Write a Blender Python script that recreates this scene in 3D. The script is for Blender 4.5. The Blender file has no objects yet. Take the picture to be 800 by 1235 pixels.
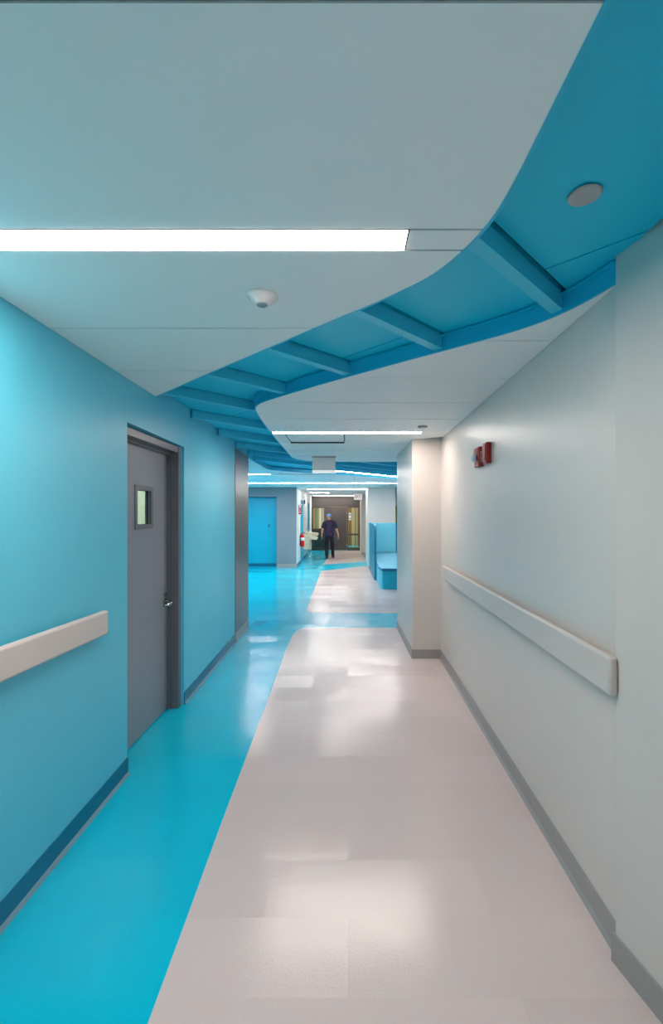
import bpy, bmesh, math
from mathutils import Vector, Matrix

# ------------------------------------------------------------------ camera, world, exposure
S = bpy.context.scene
COL = S.collection
FPX, CX, CY, EYE = 549.0, 420.0, 621.0, 1.62
cam_d = bpy.data.cameras.new('camera')
cam_d.sensor_fit = 'HORIZONTAL'
cam_d.sensor_width = 36.0
cam_d.lens = FPX * 36.0 / 800.0
cam_d.shift_x = -(CX - 400.0) / 800.0
cam_d.shift_y = (CY - 617.5) / 800.0
cam_d.clip_start = 0.02
cam = bpy.data.objects.new('camera', cam_d)
COL.objects.link(cam)
cam.location = (0, 0, EYE)
cam.rotation_euler = (math.radians(90), 0, 0)
S.camera = cam
w = bpy.data.worlds.new('world')
S.world = w
w.use_nodes = True
w.node_tree.nodes['Background'].inputs[0].default_value = (0.6, 0.8, 0.9, 1)
w.node_tree.nodes['Background'].inputs[1].default_value = 0.05
S.view_settings.view_transform = 'Standard'
S.view_settings.look = 'None'
S.view_settings.gamma = 1.0
S.view_settings.use_curve_mapping = False
S.view_settings.exposure = 0.0
S.cycles.max_bounces = 16
S.cycles.diffuse_bounces = 10
S.cycles.glossy_bounces = 6
LIGHT = 58.0        # strength of the linear ceiling lights

# ------------------------------------------------------------------ materials
def lin(c):
    return tuple((v / 255 / 12.92) if v / 255 <= 0.04045 else ((v / 255 + 0.055) / 1.055) ** 2.4 for v in c)

def principled(name, rgb, rough=0.5, metal=0.0, var=0.03, scale=6.0, bump=0.0, bscale=200.0, coat=0.0, rvar=0.0, spec=0.5):
    m = bpy.data.materials.new(name)
    m.use_nodes = True
    nt = m.node_tree
    p = nt.nodes['Principled BSDF']
    c = lin(rgb)
    tc = nt.nodes.new('ShaderNodeTexCoord')
    nz = nt.nodes.new('ShaderNodeTexNoise')
    nz.inputs['Scale'].default_value = scale
    nz.inputs['Detail'].default_value = 4
    nt.links.new(tc.outputs['Object'], nz.inputs['Vector'])
    mx = nt.nodes.new('ShaderNodeMix')
    mx.data_type = 'RGBA'
    mx.inputs['A'].default_value = tuple(v * (1 - var) for v in c) + (1,)
    mx.inputs['B'].default_value = tuple(min(1, v * (1 + var)) for v in c) + (1,)
    nt.links.new(nz.outputs['Fac'], mx.inputs['Factor'])
    nt.links.new(mx.outputs['Result'], p.inputs['Base Color'])
    p.inputs['Roughness'].default_value = rough
    p.inputs['Metallic'].default_value = metal
    p.inputs['Coat Weight'].default_value = coat
    p.inputs['Specular IOR Level'].default_value = spec
    if rvar:
        mr = nt.nodes.new('ShaderNodeMapRange')
        mr.inputs['To Min'].default_value = rough - rvar
        mr.inputs['To Max'].default_value = rough + rvar
        nt.links.new(nz.outputs['Fac'], mr.inputs['Value'])
        nt.links.new(mr.outputs['Result'], p.inputs['Roughness'])
    if bump:
        n2 = nt.nodes.new('ShaderNodeTexNoise')
        n2.inputs['Scale'].default_value = bscale
        nt.links.new(tc.outputs['Object'], n2.inputs['Vector'])
        b = nt.nodes.new('ShaderNodeBump')
        b.inputs['Strength'].default_value = bump
        b.inputs['Distance'].default_value = 0.002
        nt.links.new(n2.outputs['Fac'], b.inputs['Height'])
        nt.links.new(b.outputs['Normal'], p.inputs['Normal'])
    return m

def emissive(name, rgb, strength):
    m = bpy.data.materials.new(name)
    m.use_nodes = True
    nt = m.node_tree
    p = nt.nodes['Principled BSDF']
    p.inputs['Base Color'].default_value = (0.8, 0.8, 0.8, 1)
    p.inputs['Emission Color'].default_value = lin(rgb) + (1,)
    p.inputs['Emission Strength'].default_value = strength
    return m

def glass_mat(name, tint=(0.95, 1, 0.98)):
    m = bpy.data.materials.new(name)
    m.use_nodes = True
    nt = m.node_tree
    nt.nodes.remove(nt.nodes['Principled BSDF'])
    out = nt.nodes['Material Output']
    t = nt.nodes.new('ShaderNodeBsdfTransparent')
    t.inputs[0].default_value = tint + (1,)
    g = nt.nodes.new('ShaderNodeBsdfGlossy')
    g.inputs['Roughness'].default_value = 0.02
    fr = nt.nodes.new('ShaderNodeFresnel')
    fr.inputs['IOR'].default_value = 1.45
    mx = nt.nodes.new('ShaderNodeMixShader')
    gm = nt.nodes.new('ShaderNodeNewGeometry')
    one = nt.nodes.new('ShaderNodeMath'); one.operation = 'SUBTRACT'; one.inputs[0].default_value = 1.0
    nt.links.new(gm.outputs['Backfacing'], one.inputs[1])
    mul = nt.nodes.new('ShaderNodeMath'); mul.operation = 'MULTIPLY'
    nt.links.new(fr.outputs[0], mul.inputs[0]); nt.links.new(one.outputs[0], mul.inputs[1])
    nt.links.new(mul.outputs[0], mx.inputs[0])
    nt.links.new(t.outputs[0], mx.inputs[1])
    nt.links.new(g.outputs[0], mx.inputs[2])
    nt.links.new(mx.outputs[0], out.inputs[0])
    return m

def floor_mat(name, rgb, rough=0.165, tile=(0.92, 0.305)):
    """sheet of polished vinyl tiles: every tile buffed a little differently"""
    m = bpy.data.materials.new(name)
    m.use_nodes = True
    nt = m.node_tree
    p = nt.nodes['Principled BSDF']
    c = lin(rgb)
    geo = nt.nodes.new('ShaderNodeNewGeometry')
    br = nt.nodes.new('ShaderNodeTexBrick')
    br.inputs['Scale'].default_value = 1.0
    br.inputs['Brick Width'].default_value = tile[0]
    br.inputs['Row Height'].default_value = tile[1]
    br.inputs['Mortar Size'].default_value = 0.0006
    br.inputs['Color1'].default_value = (0, 0, 0, 1)
    br.inputs['Color2'].default_value = (1, 1, 1, 1)
    br.inputs['Mortar'].default_value = (0.5, 0.5, 0.5, 1)
    br.offset = 0.37
    nt.links.new(geo.outputs['Position'], br.inputs['Vector'])
    nz = nt.nodes.new('ShaderNodeTexNoise')
    nz.inputs['Scale'].default_value = 3.0
    nz.inputs['Detail'].default_value = 6
    nz.inputs['Roughness'].default_value = 0.65
    nt.links.new(geo.outputs['Position'], nz.inputs['Vector'])
    mx = nt.nodes.new('ShaderNodeMix')
    mx.data_type = 'RGBA'
    mx.inputs['A'].default_value = tuple(v * 0.965 for v in c) + (1,)
    mx.inputs['B'].default_value = tuple(min(1, v * 1.03) for v in c) + (1,)
    nt.links.new(br.outputs['Color'], mx.inputs['Factor'])
    nt.links.new(mx.outputs['Result'], p.inputs['Base Color'])
    # roughness: tile step + scuffing
    a = nt.nodes.new('ShaderNodeMath'); a.operation = 'MULTIPLY_ADD'
    nt.links.new(br.outputs['Color'], a.inputs[0]); a.inputs[1].default_value = 0.06; a.inputs[2].default_value = rough - 0.03
    b = nt.nodes.new('ShaderNodeMath'); b.operation = 'MULTIPLY_ADD'
    nt.links.new(nz.outputs['Fac'], b.inputs[0]); b.inputs[1].default_value = 0.06
    sub = nt.nodes.new('ShaderNodeMath'); sub.operation = 'SUBTRACT'
    nt.links.new(a.outputs[0], sub.inputs[0]); sub.inputs[1].default_value = 0.03
    nt.links.new(sub.outputs[0], b.inputs[2])
    nt.links.new(b.outputs[0], p.inputs['Roughness'])
    p.inputs['Specular IOR Level'].default_value = 0.5
    n2 = nt.nodes.new('ShaderNodeTexNoise')
    n2.inputs['Scale'].default_value = 120
    n2.inputs['Detail'].default_value = 3
    nt.links.new(geo.outputs['Position'], n2.inputs['Vector'])
    # every tile lies at a very slightly different tilt
    wn = nt.nodes.new('ShaderNodeTexWhiteNoise'); wn.noise_dimensions = '3D'
    nt.links.new(br.outputs['Color'], wn.inputs['Vector'])
    vs_ = nt.nodes.new('ShaderNodeVectorMath'); vs_.operation = 'SUBTRACT'; vs_.inputs[1].default_value = (0.5, 0.5, 0.5)
    nt.links.new(wn.outputs['Color'], vs_.inputs[0])
    va = nt.nodes.new('ShaderNodeVectorMath'); va.operation = 'MULTIPLY_ADD'; va.inputs[1].default_value = (0.05, 0.05, 0.0)
    nt.links.new(vs_.outputs[0], va.inputs[0]); nt.links.new(geo.outputs['Normal'], va.inputs[2])
    vn = nt.nodes.new('ShaderNodeVectorMath'); vn.operation = 'NORMALIZE'
    nt.links.new(va.outputs[0], vn.inputs[0])
    n3 = nt.nodes.new('ShaderNodeTexNoise')
    n3.inputs['Scale'].default_value = 2.2
    n3.inputs['Detail'].default_value = 2
    off = nt.nodes.new('ShaderNodeVectorMath'); off.operation = 'MULTIPLY_ADD'
    nt.links.new(br.outputs['Color'], off.inputs[0]); off.inputs[1].default_value = (9, 7, 5)
    nt.links.new(geo.outputs['Position'], off.inputs[2])
    nt.links.new(off.outputs[0], n3.inputs['Vector'])
    b3 = nt.nodes.new('ShaderNodeBump'); b3.inputs['Strength'].default_value = 0.12; b3.inputs['Distance'].default_value = 0.02
    nt.links.new(n3.outputs['Fac'], b3.inputs['Height'])
    nt.links.new(vn.outputs[0], b3.inputs['Normal'])
    b2 = nt.nodes.new('ShaderNodeBump'); b2.inputs['Strength'].default_value = 0.22; b2.inputs['Distance'].default_value = 0.002
    nt.links.new(n2.outputs['Fac'], b2.inputs['Height'])
    nt.links.new(b3.outputs['Normal'], b2.inputs['Normal'])
    nt.links.new(b2.outputs['Normal'], p.inputs['Normal'])
    return m

M = {}
M['wall_blue'] = principled('wall_blue', (94, 200, 224), 0.40, bump=0.03)
M['wall_grey'] = principled('wall_grey', (220, 210, 203), 0.36, bump=0.03)
M['wall_white'] = principled('wall_white', (222, 232, 232), 0.45)
M['wall_slate'] = principled('wall_slate', (130, 138, 146), 0.5)
M['ceil_white'] = principled('ceil_white', (244, 245, 244), 0.6, var=0.01)
M['joint'] = principled('joint', (62, 68, 70), 0.8)
M['recess'] = principled('recess', (0, 198, 230), 0.45)
M['recess_gap'] = principled('recess_gap', (0, 36, 48), 0.8)
M['beam'] = principled('beam', (60, 200, 230), 0.42)
M['trim_blue'] = principled('trim_blue', (40, 190, 224), 0.4)
M['floor_blue'] = floor_mat('floor_blue', (0, 194, 222))
M['floor_grey'] = floor_mat('floor_grey', (220, 200, 196))
M['floor_teal'] = floor_mat('floor_teal', (0, 160, 188))
M['base_teal'] = principled('base_teal', (0, 108, 142), 0.4)
M['base_grey'] = principled('base_grey', (164, 158, 155), 0.4)
M['toe'] = principled('toe', (110, 150, 168), 0.3)
M['door_grey'] = principled('door_grey', (138, 142, 151), 0.38)
M['frame_grey'] = principled('frame_grey', (110, 110, 117), 0.36)
M['cladding'] = principled('cladding', (120, 118, 118), 0.32, metal=0.55, scale=2)
M['rail'] = principled('rail', (212, 200, 194), 0.38, bump=0.05, bscale=400)
M['chrome'] = principled('chrome', (190, 188, 184), 0.2, metal=1.0)
M['glass'] = glass_mat('glass')
M['light'] = emissive('light', (255, 241, 232), LIGHT)
M['light_lobby'] = emissive('light_lobby', (255, 243, 236), LIGHT * 1.1)
M['plastic'] = principled('plastic', (226, 222, 220), 0.4)
M['plastic_grey'] = principled('plastic_grey', (176, 172, 172), 0.45)
M['lens_dark'] = principled('lens_dark', (120, 140, 150), 0.15)
M['lens_clear'] = principled('lens_clear', (215, 225, 232), 0.08, spec=0.9)
M['red'] = principled('red', (165, 30, 28), 0.33)
M['red_bright'] = principled('red_bright', (214, 16, 26), 0.25)
M['ink_white'] = principled('ink_white', (240, 240, 238), 0.5)
M['ink_red'] = principled('ink_red', (226, 40, 30), 0.5)
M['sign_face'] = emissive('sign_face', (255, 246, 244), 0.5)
M['black'] = principled('black', (24, 25, 28), 0.5)
M['door_dark'] = principled('door_dark', (74, 68, 66), 0.45)
M['door_dark2'] = principled('door_dark2', (62, 56, 54), 0.45)
M['door_blue'] = principled('door_blue', (40, 178, 210), 0.4)
M['alcove_blue'] = principled('alcove_blue', (0, 174, 203), 0.42)
M['booth_teal'] = principled('booth_teal', (0, 126, 156), 0.4)
M['booth_light'] = principled('booth_light', (110, 202, 222), 0.42)
M['booth_cyan'] = principled('booth_cyan', (0, 190, 222), 0.35)
M['booth_edge'] = principled('booth_edge', (0, 120, 165), 0.4)
M['seat_top'] = principled('seat_top', (130, 190, 215), 0.25)
M['steel_beige'] = principled('steel_beige', (208, 198, 176), 0.4)
M['yellow'] = principled('yellow', (176, 168, 10), 0.5)
M['tan'] = principled('tan', (176, 152, 108), 0.6)
M['wood'] = principled('wood', (120, 82, 44), 0.5, var=0.15, scale=4)
M['olive'] = principled('olive', (120, 122, 92), 0.6)
M['sage'] = principled('sage', (214, 220, 200), 0.6)
M['rust'] = principled('rust', (150, 96, 62), 0.6)
M['skin'] = principled('skin', (214, 160, 138), 0.5)
M['hair'] = principled('hair', (170, 160, 152), 0.7)
M['navy'] = principled('navy', (40, 27, 58), 0.75, var=0.1)
M['trouser'] = principled('trouser', (22, 24, 36), 0.8, var=0.1)
M['cap'] = principled('cap', (120, 165, 226), 0.6)

# ------------------------------------------------------------------ helpers
def mesh_obj(name, bm, mat, parent=None, smooth=False):
    bmesh.ops.recalc_face_normals(bm, faces=bm.faces)
    me = bpy.data.meshes.new(name)
    bm.to_mesh(me)
    bm.free()
    if isinstance(mat, str):
        mat = [mat]
    for k in mat:
        me.materials.append(M[k])
    if smooth:
        for p in me.polygons:
            p.use_smooth = True
    o = bpy.data.objects.new(name, me)
    COL.objects.link(o)
    o.parent = parent
    return o

def empty(name, loc=(0, 0, 0), rz=0.0):
    o = bpy.data.objects.new(name, None)
    o.empty_display_size = 0.1
    COL.objects.link(o)
    o.location = loc
    o.rotation_euler = (0, 0, rz)
    return o

def tag(o, label, cat, group=None, kind=None):
    o['label'] = label
    o['category'] = cat
    if group: o['group'] = group
    if kind: o['kind'] = kind
    return o

def part(o, label):
    o['label'] = label
    return o

def box(bm, x0, x1, y0, y1, z0, z1):
    v = [bm.verts.new(p) for p in ((x0, y0, z0), (x1, y0, z0), (x1, y1, z0), (x0, y1, z0), (x0, y0, z1), (x1, y0, z1), (x1, y1, z1), (x0, y1, z1))]
    fs = [bm.faces.new([v[i] for i in q]) for q in ((0, 3, 2, 1), (4, 5, 6, 7), (0, 1, 5, 4), (1, 2, 6, 5), (2, 3, 7, 6), (3, 0, 4, 7))]
    return fs

def hexa(bm, lo, hi):
    """box from four lower and four upper corner points"""
    v = [bm.verts.new(p) for p in list(lo) + list(hi)]
    for q in ((0, 3, 2, 1), (4, 5, 6, 7), (0, 1, 5, 4), (1, 2, 6, 5), (2, 3, 7, 6), (3, 0, 4, 7)):
        bm.faces.new([v[i] for i in q])

def bevel(bm, wdt, seg=2):
    bmesh.ops.bevel(bm, geom=list(bm.edges), offset=wdt, segments=seg, profile=0.5, affect='EDGES', clamp_overlap=True)

def prism(bm, pts, z0, z1):
    """vertical prism from plan polygon"""
    a = [bm.verts.new((x, y, z0)) for x, y in pts]
    b = [bm.verts.new((x, y, z1)) for x, y in pts]
    n = len(pts)
    bm.faces.new(a[::-1]); bm.faces.new(b)
    for i in range(n):
        bm.faces.new((a[i], a[(i + 1) % n], b[(i + 1) % n], b[i]))

def ring(bm, y0, y1, z0, z1, iy0, iy1, iz0, iz1, x0, x1):
    """rectangular slab in the y-z plane with a rectangular hole"""
    O = ((y0, z0), (y1, z0), (y1, z1), (y0, z1)); I = ((iy0, iz0), (iy1, iz0), (iy1, iz1), (iy0, iz1))
    vs = {}
    for k, x in enumerate((x0, x1)):
        for j, P in enumerate((O, I)):
            for i, (y, z) in enumerate(P):
                vs[k, j, i] = bm.verts.new((x, y, z))
    for i in range(4):
        n = (i + 1) % 4
        bm.faces.new((vs[0, 0, i], vs[0, 0, n], vs[0, 1, n], vs[0, 1, i]))
        bm.faces.new((vs[1, 0, i], vs[1, 0, n], vs[1, 1, n], vs[1, 1, i]))
        bm.faces.new((vs[0, 0, i], vs[0, 0, n], vs[1, 0, n], vs[1, 0, i]))
        bm.faces.new((vs[0, 1, i], vs[0, 1, n], vs[1, 1, n], vs[1, 1, i]))

def lathe(bm, prof, c=(0, 0, 0), seg=24):
    rings = []
    for r, z in prof:
        rings.append([bm.verts.new((c[0] + r * math.cos(2 * math.pi * i / seg), c[1] + r * math.sin(2 * math.pi * i / seg), c[2] + z)) for i in range(seg)])
    for a, b in zip(rings, rings[1:]):
        for i in range(seg):
            bm.faces.new((a[i], a[(i + 1) % seg], b[(i + 1) % seg], b[i]))
    bm.faces.new(rings[0][::-1]); bm.faces.new(rings[-1])

def tube(bm, pts, r, seg=8):
    pts = [Vector(p) for p in pts]
    rings = []
    for i, p in enumerate(pts):
        d = (pts[min(i + 1, len(pts) - 1)] - pts[max(i - 1, 0)]).normalized()
        up = Vector((0, 0, 1)) if abs(d.z) < 0.9 else Vector((1, 0, 0))
        s = d.cross(up).normalized(); t = s.cross(d)
        rr = r[i] if isinstance(r, (list, tuple)) else r
        rings.append([bm.verts.new(p + rr * (math.cos(2 * math.pi * k / seg) * s + math.sin(2 * math.pi * k / seg) * t)) for k in range(seg)])
    for a, b in zip(rings, rings[1:]):
        for k in range(seg):
            bm.faces.new((a[k], a[(k + 1) % seg], b[(k + 1) % seg], b[k]))
    bm.faces.new(rings[0][::-1]); bm.faces.new(rings[-1])

def catmull(pts, n=6):
    out = []
    P = [pts[0]] + list(pts) + [pts[-1]]
    for i in range(1, len(P) - 2):
        p0, p1, p2, p3 = [Vector(q) for q in P[i - 1:i + 3]]
        for k in range(n):
            t = k / n
            out.append(0.5 * ((2 * p1) + (p2 - p0) * t + (2 * p0 - 5 * p1 + 4 * p2 - p3) * t * t + (3 * p1 - p0 - 3 * p2 + p3) * t ** 3))
    out.append(Vector(pts[-1]))
    return [(v.x, v.y) for v in out]

def interp(curve, y):
    """x of a plan curve that is monotone in y"""
    if y <= curve[0][1]: return curve[0][0]
    for (xa, ya), (xb, yb) in zip(curve, curve[1:]):
        if ya <= y <= yb:
            return xa if yb == ya else xa + (xb - xa) * (y - ya) / (yb - ya)
    return curve[-1][0]

def clip(poly, a, b, c):
    """keep the part of a convex polygon where a*x+b*y <= c"""
    out = []
    for i in range(len(poly)):
        p, q = poly[i], poly[(i + 1) % len(poly)]
        dp, dq = a * p[0] + b * p[1] - c, a * q[0] + b * q[1] - c
        if dp <= 0: out.append(p)
        if dp * dq < 0:
            t = dp / (dp - dq)
            out.append((p[0] + (q[0] - p[0]) * t, p[1] + (q[1] - p[1]) * t))
    return out

def text_mesh(name, body, size, mat, loc, rot, parent, extrude=0.002):
    cu = bpy.data.curves.new(name, 'FONT')
    cu.body = body
    cu.size = size
    cu.extrude = extrude
    cu.offset = size * 0.02
    cu.align_x = 'CENTER'; cu.align_y = 'CENTER'
    tmp = bpy.data.objects.new(name + '_tmp', cu)
    COL.objects.link(tmp)
    dg = bpy.context.evaluated_depsgraph_get()
    me = bpy.data.meshes.new_from_object(tmp.evaluated_get(dg))
    bpy.data.objects.remove(tmp)
    me.materials.clear(); me.materials.append(M[mat])
    o = bpy.data.objects.new(name, me)
    COL.objects.link(o)
    o.location = loc; o.rotation_euler = rot
    o.parent = parent
    return o

# the two corridor walls are very slightly splayed
def XL(y): return -1.3273 - 0.0189 * y
def XR(y): return 0.9752 + 0.0141 * y
CEIL = 2.473      # underside of the white ceiling panels
TOP = 2.58        # underside of the slab over the blue recess
YB = -5.0         # back end of the corridor behind the camera
BACKFLARE = ((0.969, 1.647), (1.007, 1.458), (1.09, 1.05), (1.10, 0.9))

def wall_boxes(bm, X, segs, o0, o1):
    for y0, y1, z0, z1 in segs:
        lo = [(X(y0) + o0, y0, z0), (X(y0) + o1, y0, z0), (X(y1) + o1, y1, z0), (X(y1) + o0, y1, z0)]
        hi = [(x, y, z1) for x, y, _ in lo]
        hexa(bm, lo, hi)

# ------------------------------------------------------------------ floor
bm = bmesh.new(); box(bm, -4.7, 4.7, YB - 0.2, 24.5, -0.1, 0)
floor = tag(mesh_obj('floor', bm, 'floor_blue'), 'bright blue vinyl floor running through the corridor and lobby', 'floor', kind='structure')

def inlay(pts, label, mat='floor_grey', z=0.0012):
    b = bmesh.new(); prism(b, pts, -0.001, z)
    return part(mesh_obj('floor_inlay', b, mat, floor), label)
g1 = [(-0.60, YB), (XR(1.6) - 0.004 + 0.15, YB), (1.10, 0.9), (1.0, 1.5), (0.975, 1.66), (XR(1.66), 1.66), (XR(5.14), 5.14), (0.72, 5.14), (0.703, 6.54)]
g1 += catmull([(-0.44, 6.54), (-0.58, 6.52), (-0.67, 6.45), (-0.725, 6.33), (-0.747, 6.1)], 4)
g1 += [(-0.745, 5.5), (-0.705, 4.1), (-0.683, 3.132), (-0.665, 2.347), (-0.648, 1.819), (-0.638, 1.449)]
inlay(g1, 'pale grey vinyl inlay along the corridor')
g2 = [(4.5, 7.505)] + catmull([(-0.44, 7.505), (-0.57, 7.53), (-0.66, 7.62), (-0.705, 7.8), (-0.71, 8.1)], 4) + [(-0.775, 12.7)] + catmull([(-0.78, 12.9), (-0.77, 13.1), (-0.70, 13.22)], 3) + [(0.51, 14.345), (0.62, 14.345), (4.5, 14.345)]
inlay(g2, 'pale grey vinyl inlay in the lobby')
inlay([(0.62, 15.88), (-0.81, 14.823), (-0.736, 20.6), (0.54, 20.6), (0.54, 18.5), (0.62, 18.5)], 'pale grey vinyl inlay before the far doors')
inlay([(-1.45, 6.62), (-1.30, 6.62), (-1.20, 6.95), (-1.40, 6.95)], 'small darker blue floor patch', 'floor_teal', 0.0014)

# ------------------------------------------------------------------ walls
bm = bmesh.new()
wall_boxes(bm, XL, [(YB, 2.846, 0, TOP), (2.846, 3.884, 2.20, TOP), (3.884, 6.588, 0, TOP)], -0.24, 0)
wall_left = tag(mesh_obj('wall_left', bm, 'wall_blue'), 'light blue painted corridor wall with the grey door', 'wall', kind='structure')
bm = bmesh.new()
lo = [(XL(5.78) - 0.02, 5.78, 0), (XL(5.78) + 0.006, 5.78, 0), (XL(6.6) + 0.006, 6.60, 0), (XL(6.6) - 0.26, 6.60, 0), (XL(6.6) - 0.26, 6.588, 0), (XL(6.588) - 0.006, 6.588, 0)]
prism(bm, [(p[0], p[1]) for p in lo], 0, CEIL - 0.004)
part(mesh_obj('wall_cladding', bm, 'cladding', wall_left), 'dark grey metal cladding at the wall end')

bm = bmesh.new()
wall_boxes(bm, XR, [(1.647, 5.14, 0, TOP)], 0, 0.2)
wall_right = tag(mesh_obj('wall_right', bm, 'wall_grey'), 'pale grey corridor wall carrying the red alarms', 'wall', kind='structure')
bm = bmesh.new()
prism(bm, [(0.969, 1.647), (1.007, 1.458), (1.09, 1.05), (1.10, 0.9), (1.10, YB), (1.3, YB), (1.3, 1.647)], 0, TOP)
tag(mesh_obj('wall_right_near', bm, 'wall_grey'), 'pale grey wall section at the right picture edge', 'wall', kind='structure')
bm = bmesh.new(); prism(bm, [(0.723, 5.13), (1.25, 5.13), (1.25, 6.54), (0.703, 6.54)], 0, CEIL + 0.03)
tag(mesh_obj('wall_pillar', bm, 'wall_grey'), 'pale grey pillar ending the right corridor wall', 'pillar', kind='structure')
bm = bmesh.new(); box(bm, -1.5, 1.3, YB - 0.15, YB, 0, TOP)
tag(mesh_obj('wall_back', bm, 'wall_grey'), 'end wall of the corridor behind the viewer', 'wall', kind='structure')
# lobby shell
bm = bmesh.new(); box(bm, -4.7, XL(6.4) - 0.25, 6.40, 6.585, 0, TOP)
tag(mesh_obj('wall_lobby_entry', bm, 'wall_blue'), 'blue lobby wall beside the corridor mouth', 'wall', kind='structure')
bm = bmesh.new(); box(bm, 1.26, 4.7, 6.35, 6.54, 0, TOP)
tag(mesh_obj('wall_lobby_entry', bm, 'wall_grey'), 'grey lobby wall behind the pillar', 'wall', kind='structure')
bm = bmesh.new(); box(bm, -4.7, -4.5, 6.59, 14.0, 0, TOP)
tag(mesh_obj('wall_lobby_left', bm, 'wall_blue'), 'blue side wall closing the lobby on the left', 'wall', kind='structure')
bm = bmesh.new(); box(bm, 4.5, 4.7, 6.55, 24, 0, TOP)
tag(mesh_obj('wall_lobby_right', bm, 'wall_grey'), 'grey side wall closing the lobby on the right', 'wall', kind='structure')
# slate wall with blue alcove
bm = bmesh.new()
box(bm, -4.5, -3.65, 14.03, 14.45, 0, CEIL + 0.02); box(bm, -2.197, -1.584, 14.03, 14.45, 0, CEIL + 0.02); box(bm, -3.65, -2.197, 14.03, 14.45, 2.18, CEIL + 0.02)
wall_slate = tag(mesh_obj('wall_slate', bm, 'wall_slate'), 'slate grey lobby wall framing the blue alcove', 'wall', kind='structure')
bm = bmesh.new(); box(bm, -3.65, -2.197, 14.30, 14.45, 0, 2.18)
alc = part(mesh_obj('alcove_panel', bm, 'alcove_blue', wall_slate), 'bright blue recessed alcove back')
bm = bmesh.new(); box(bm, -3.64, -2.205, 14.288, 14.30, 0, 0.10)
mesh_obj('alcove_base', bm, 'base_teal', alc)
bm = bmesh.new(); box(bm, -2.52, -2.45, 14.292, 14.30, 1.22, 1.34); bevel(bm, 0.003, 1)
mesh_obj('wall_plate', bm, 'booth_edge', alc)
# white left wall of the far corridor with two blue doors
def XF(y): return -1.584 - 0.0112 * (y - 14.03)
bm = bmesh.new()
wall_boxes(bm, XF, [(14.45, 15.25, 0, CEIL + .02), (15.25, 16.15, 2.14, CEIL + .02), (16.15, 18.30, 0, CEIL + .02), (18.30, 19.2, 2.12, CEIL + .02), (19.2, 20.70, 0, CEIL + .02)], -0.18, 0)
lo = 0
wall_far_left = tag(mesh_obj('wall_far_left', bm, 'wall_white'), 'white left wall of the far corridor', 'wall', kind='structure')
bm = bmesh.new(); prism(bm, [(-1.590, 14.02), (-1.580, 14.02), (-1.582, 14.46), (-1.60, 14.46)], 0.1, CEIL - .01)
mesh_obj('corner_guard', bm, 'wall_white', wall_far_left)
def blue_door(n, y0, y1, h, label):
    d = empty('door_%d' % n, (XF(y0), y0, 0))
    tag(d, label, 'door', kind='structure')
    b = bmesh.new(); box(b, -0.07, -0.03, 0.05, y1 - y0 - 0.05, 0.005, h - 0.05); mesh_obj('door_leaf', b, 'door_blue', d)
    b = bmesh.new(); ring(b, 0, y1 - y0, 0, h, 0.05, y1 - y0 - 0.05, 0.0001, h - 0.05, -0.12, 0.006); mesh_obj('door_frame', b, 'door_blue', d)
    b = bmesh.new(); box(b, -0.03, -0.015, 0.10, 0.15, 0.9, 1.05); tube(b, [(-0.02, 0.12, 0.98), (0.03, 0.12, 0.98), (0.03, 0.24, 0.98)], 0.009); mesh_obj('door_handle', b, 'chrome', d)
blue_door(2, 15.25, 16.15, 2.14, 'blue door beside the red fire extinguisher')
blue_door(3, 18.30, 19.2, 2.12, 'blue door beyond the drinking fountain')
# right side of far corridor
bm = bmesh.new(); box(bm, 0.54, 4.5, 18.53, 20.7, 0, CEIL + .02)
tag(mesh_obj('wall_far_right', bm, 'wall_grey'), 'pale wall beside the dark double doors', 'wall', kind='structure')
bm = bmesh.new(); box(bm, 0.617, 1.47, 14.12, 16.0, 0, CEIL + .02)
tag(mesh_obj('wall_booth', bm, 'wall_grey'), 'pale grey wall block standing behind the booth', 'wall', kind='structure')
bm = bmesh.new(); box(bm, 1.52, 4.5, 16.6, 16.8, 0, 1.95)
wy = tag(mesh_obj('wall_yellow', bm, 'yellow'), 'yellow green wall panel past the booth', 'wall', kind='structure')

# ------------------------------------------------------------------ baseboards
def baseboard(name, X, y0, y1, side, mat, label, h=0.105, parent=None):
    b = bmesh.new(); wall_boxes(b, X, [(y0, y1, 0.0, h)], 0.0, 0.007 * side)
    o = tag(mesh_obj(name, b, mat), label, 'baseboard', kind='structure')
    b = bmesh.new()
    lo = [(X(y0) + 0.007 * side, y0, 0.0013), (X(y0) + 0.020 * side, y0, 0.0013), (X(y1) + 0.020 * side, y1, 0.0013), (X(y1) + 0.007 * side, y1, 0.0013)]
    hi = [(X(y0) + 0.007 * side, y0, 0.018), (X(y0) + 0.009 * side, y0, 0.016), (X(y1) + 0.009 * side, y1, 0.016), (X(y1) + 0.007 * side, y1, 0.018)]
    hexa(b, lo, hi)
    mesh_obj('cove_toe', b, 'toe' if side > 0 else mat, o)
    return o
baseboard('baseboard_left', XL, YB, 2.846, 1, 'base_teal', 'dark teal baseboard before the grey door')
b0 = baseboard('baseboard_left', XL, 3.884, 5.775, 1, 'base_teal', 'dark teal baseboard past the grey door')
baseboard('baseboard_left', lambda y: XL(y) + 0.006, 5.785, 6.60, 1, 'base_grey', 'grey baseboard under the dark metal cladding')
baseboard('baseboard_right', XR, 1.66, 5.12, -1, 'base_grey', 'grey baseboard along the right corridor wall')
bm = bmesh.new(); prism(bm, [(0.969, 1.647), (1.007, 1.458), (1.09, 1.05), (1.10, 0.9), (1.10, YB), (1.09, YB), (1.09, 0.9), (1.08, 1.045), (0.998, 1.454), (0.957, 1.655), (0.975, 1.655)], 0, 0.105)
tag(mesh_obj('baseboard_right', bm, 'base_grey'), 'grey baseboard in the lower right picture corner', 'baseboard', kind='structure')
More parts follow.
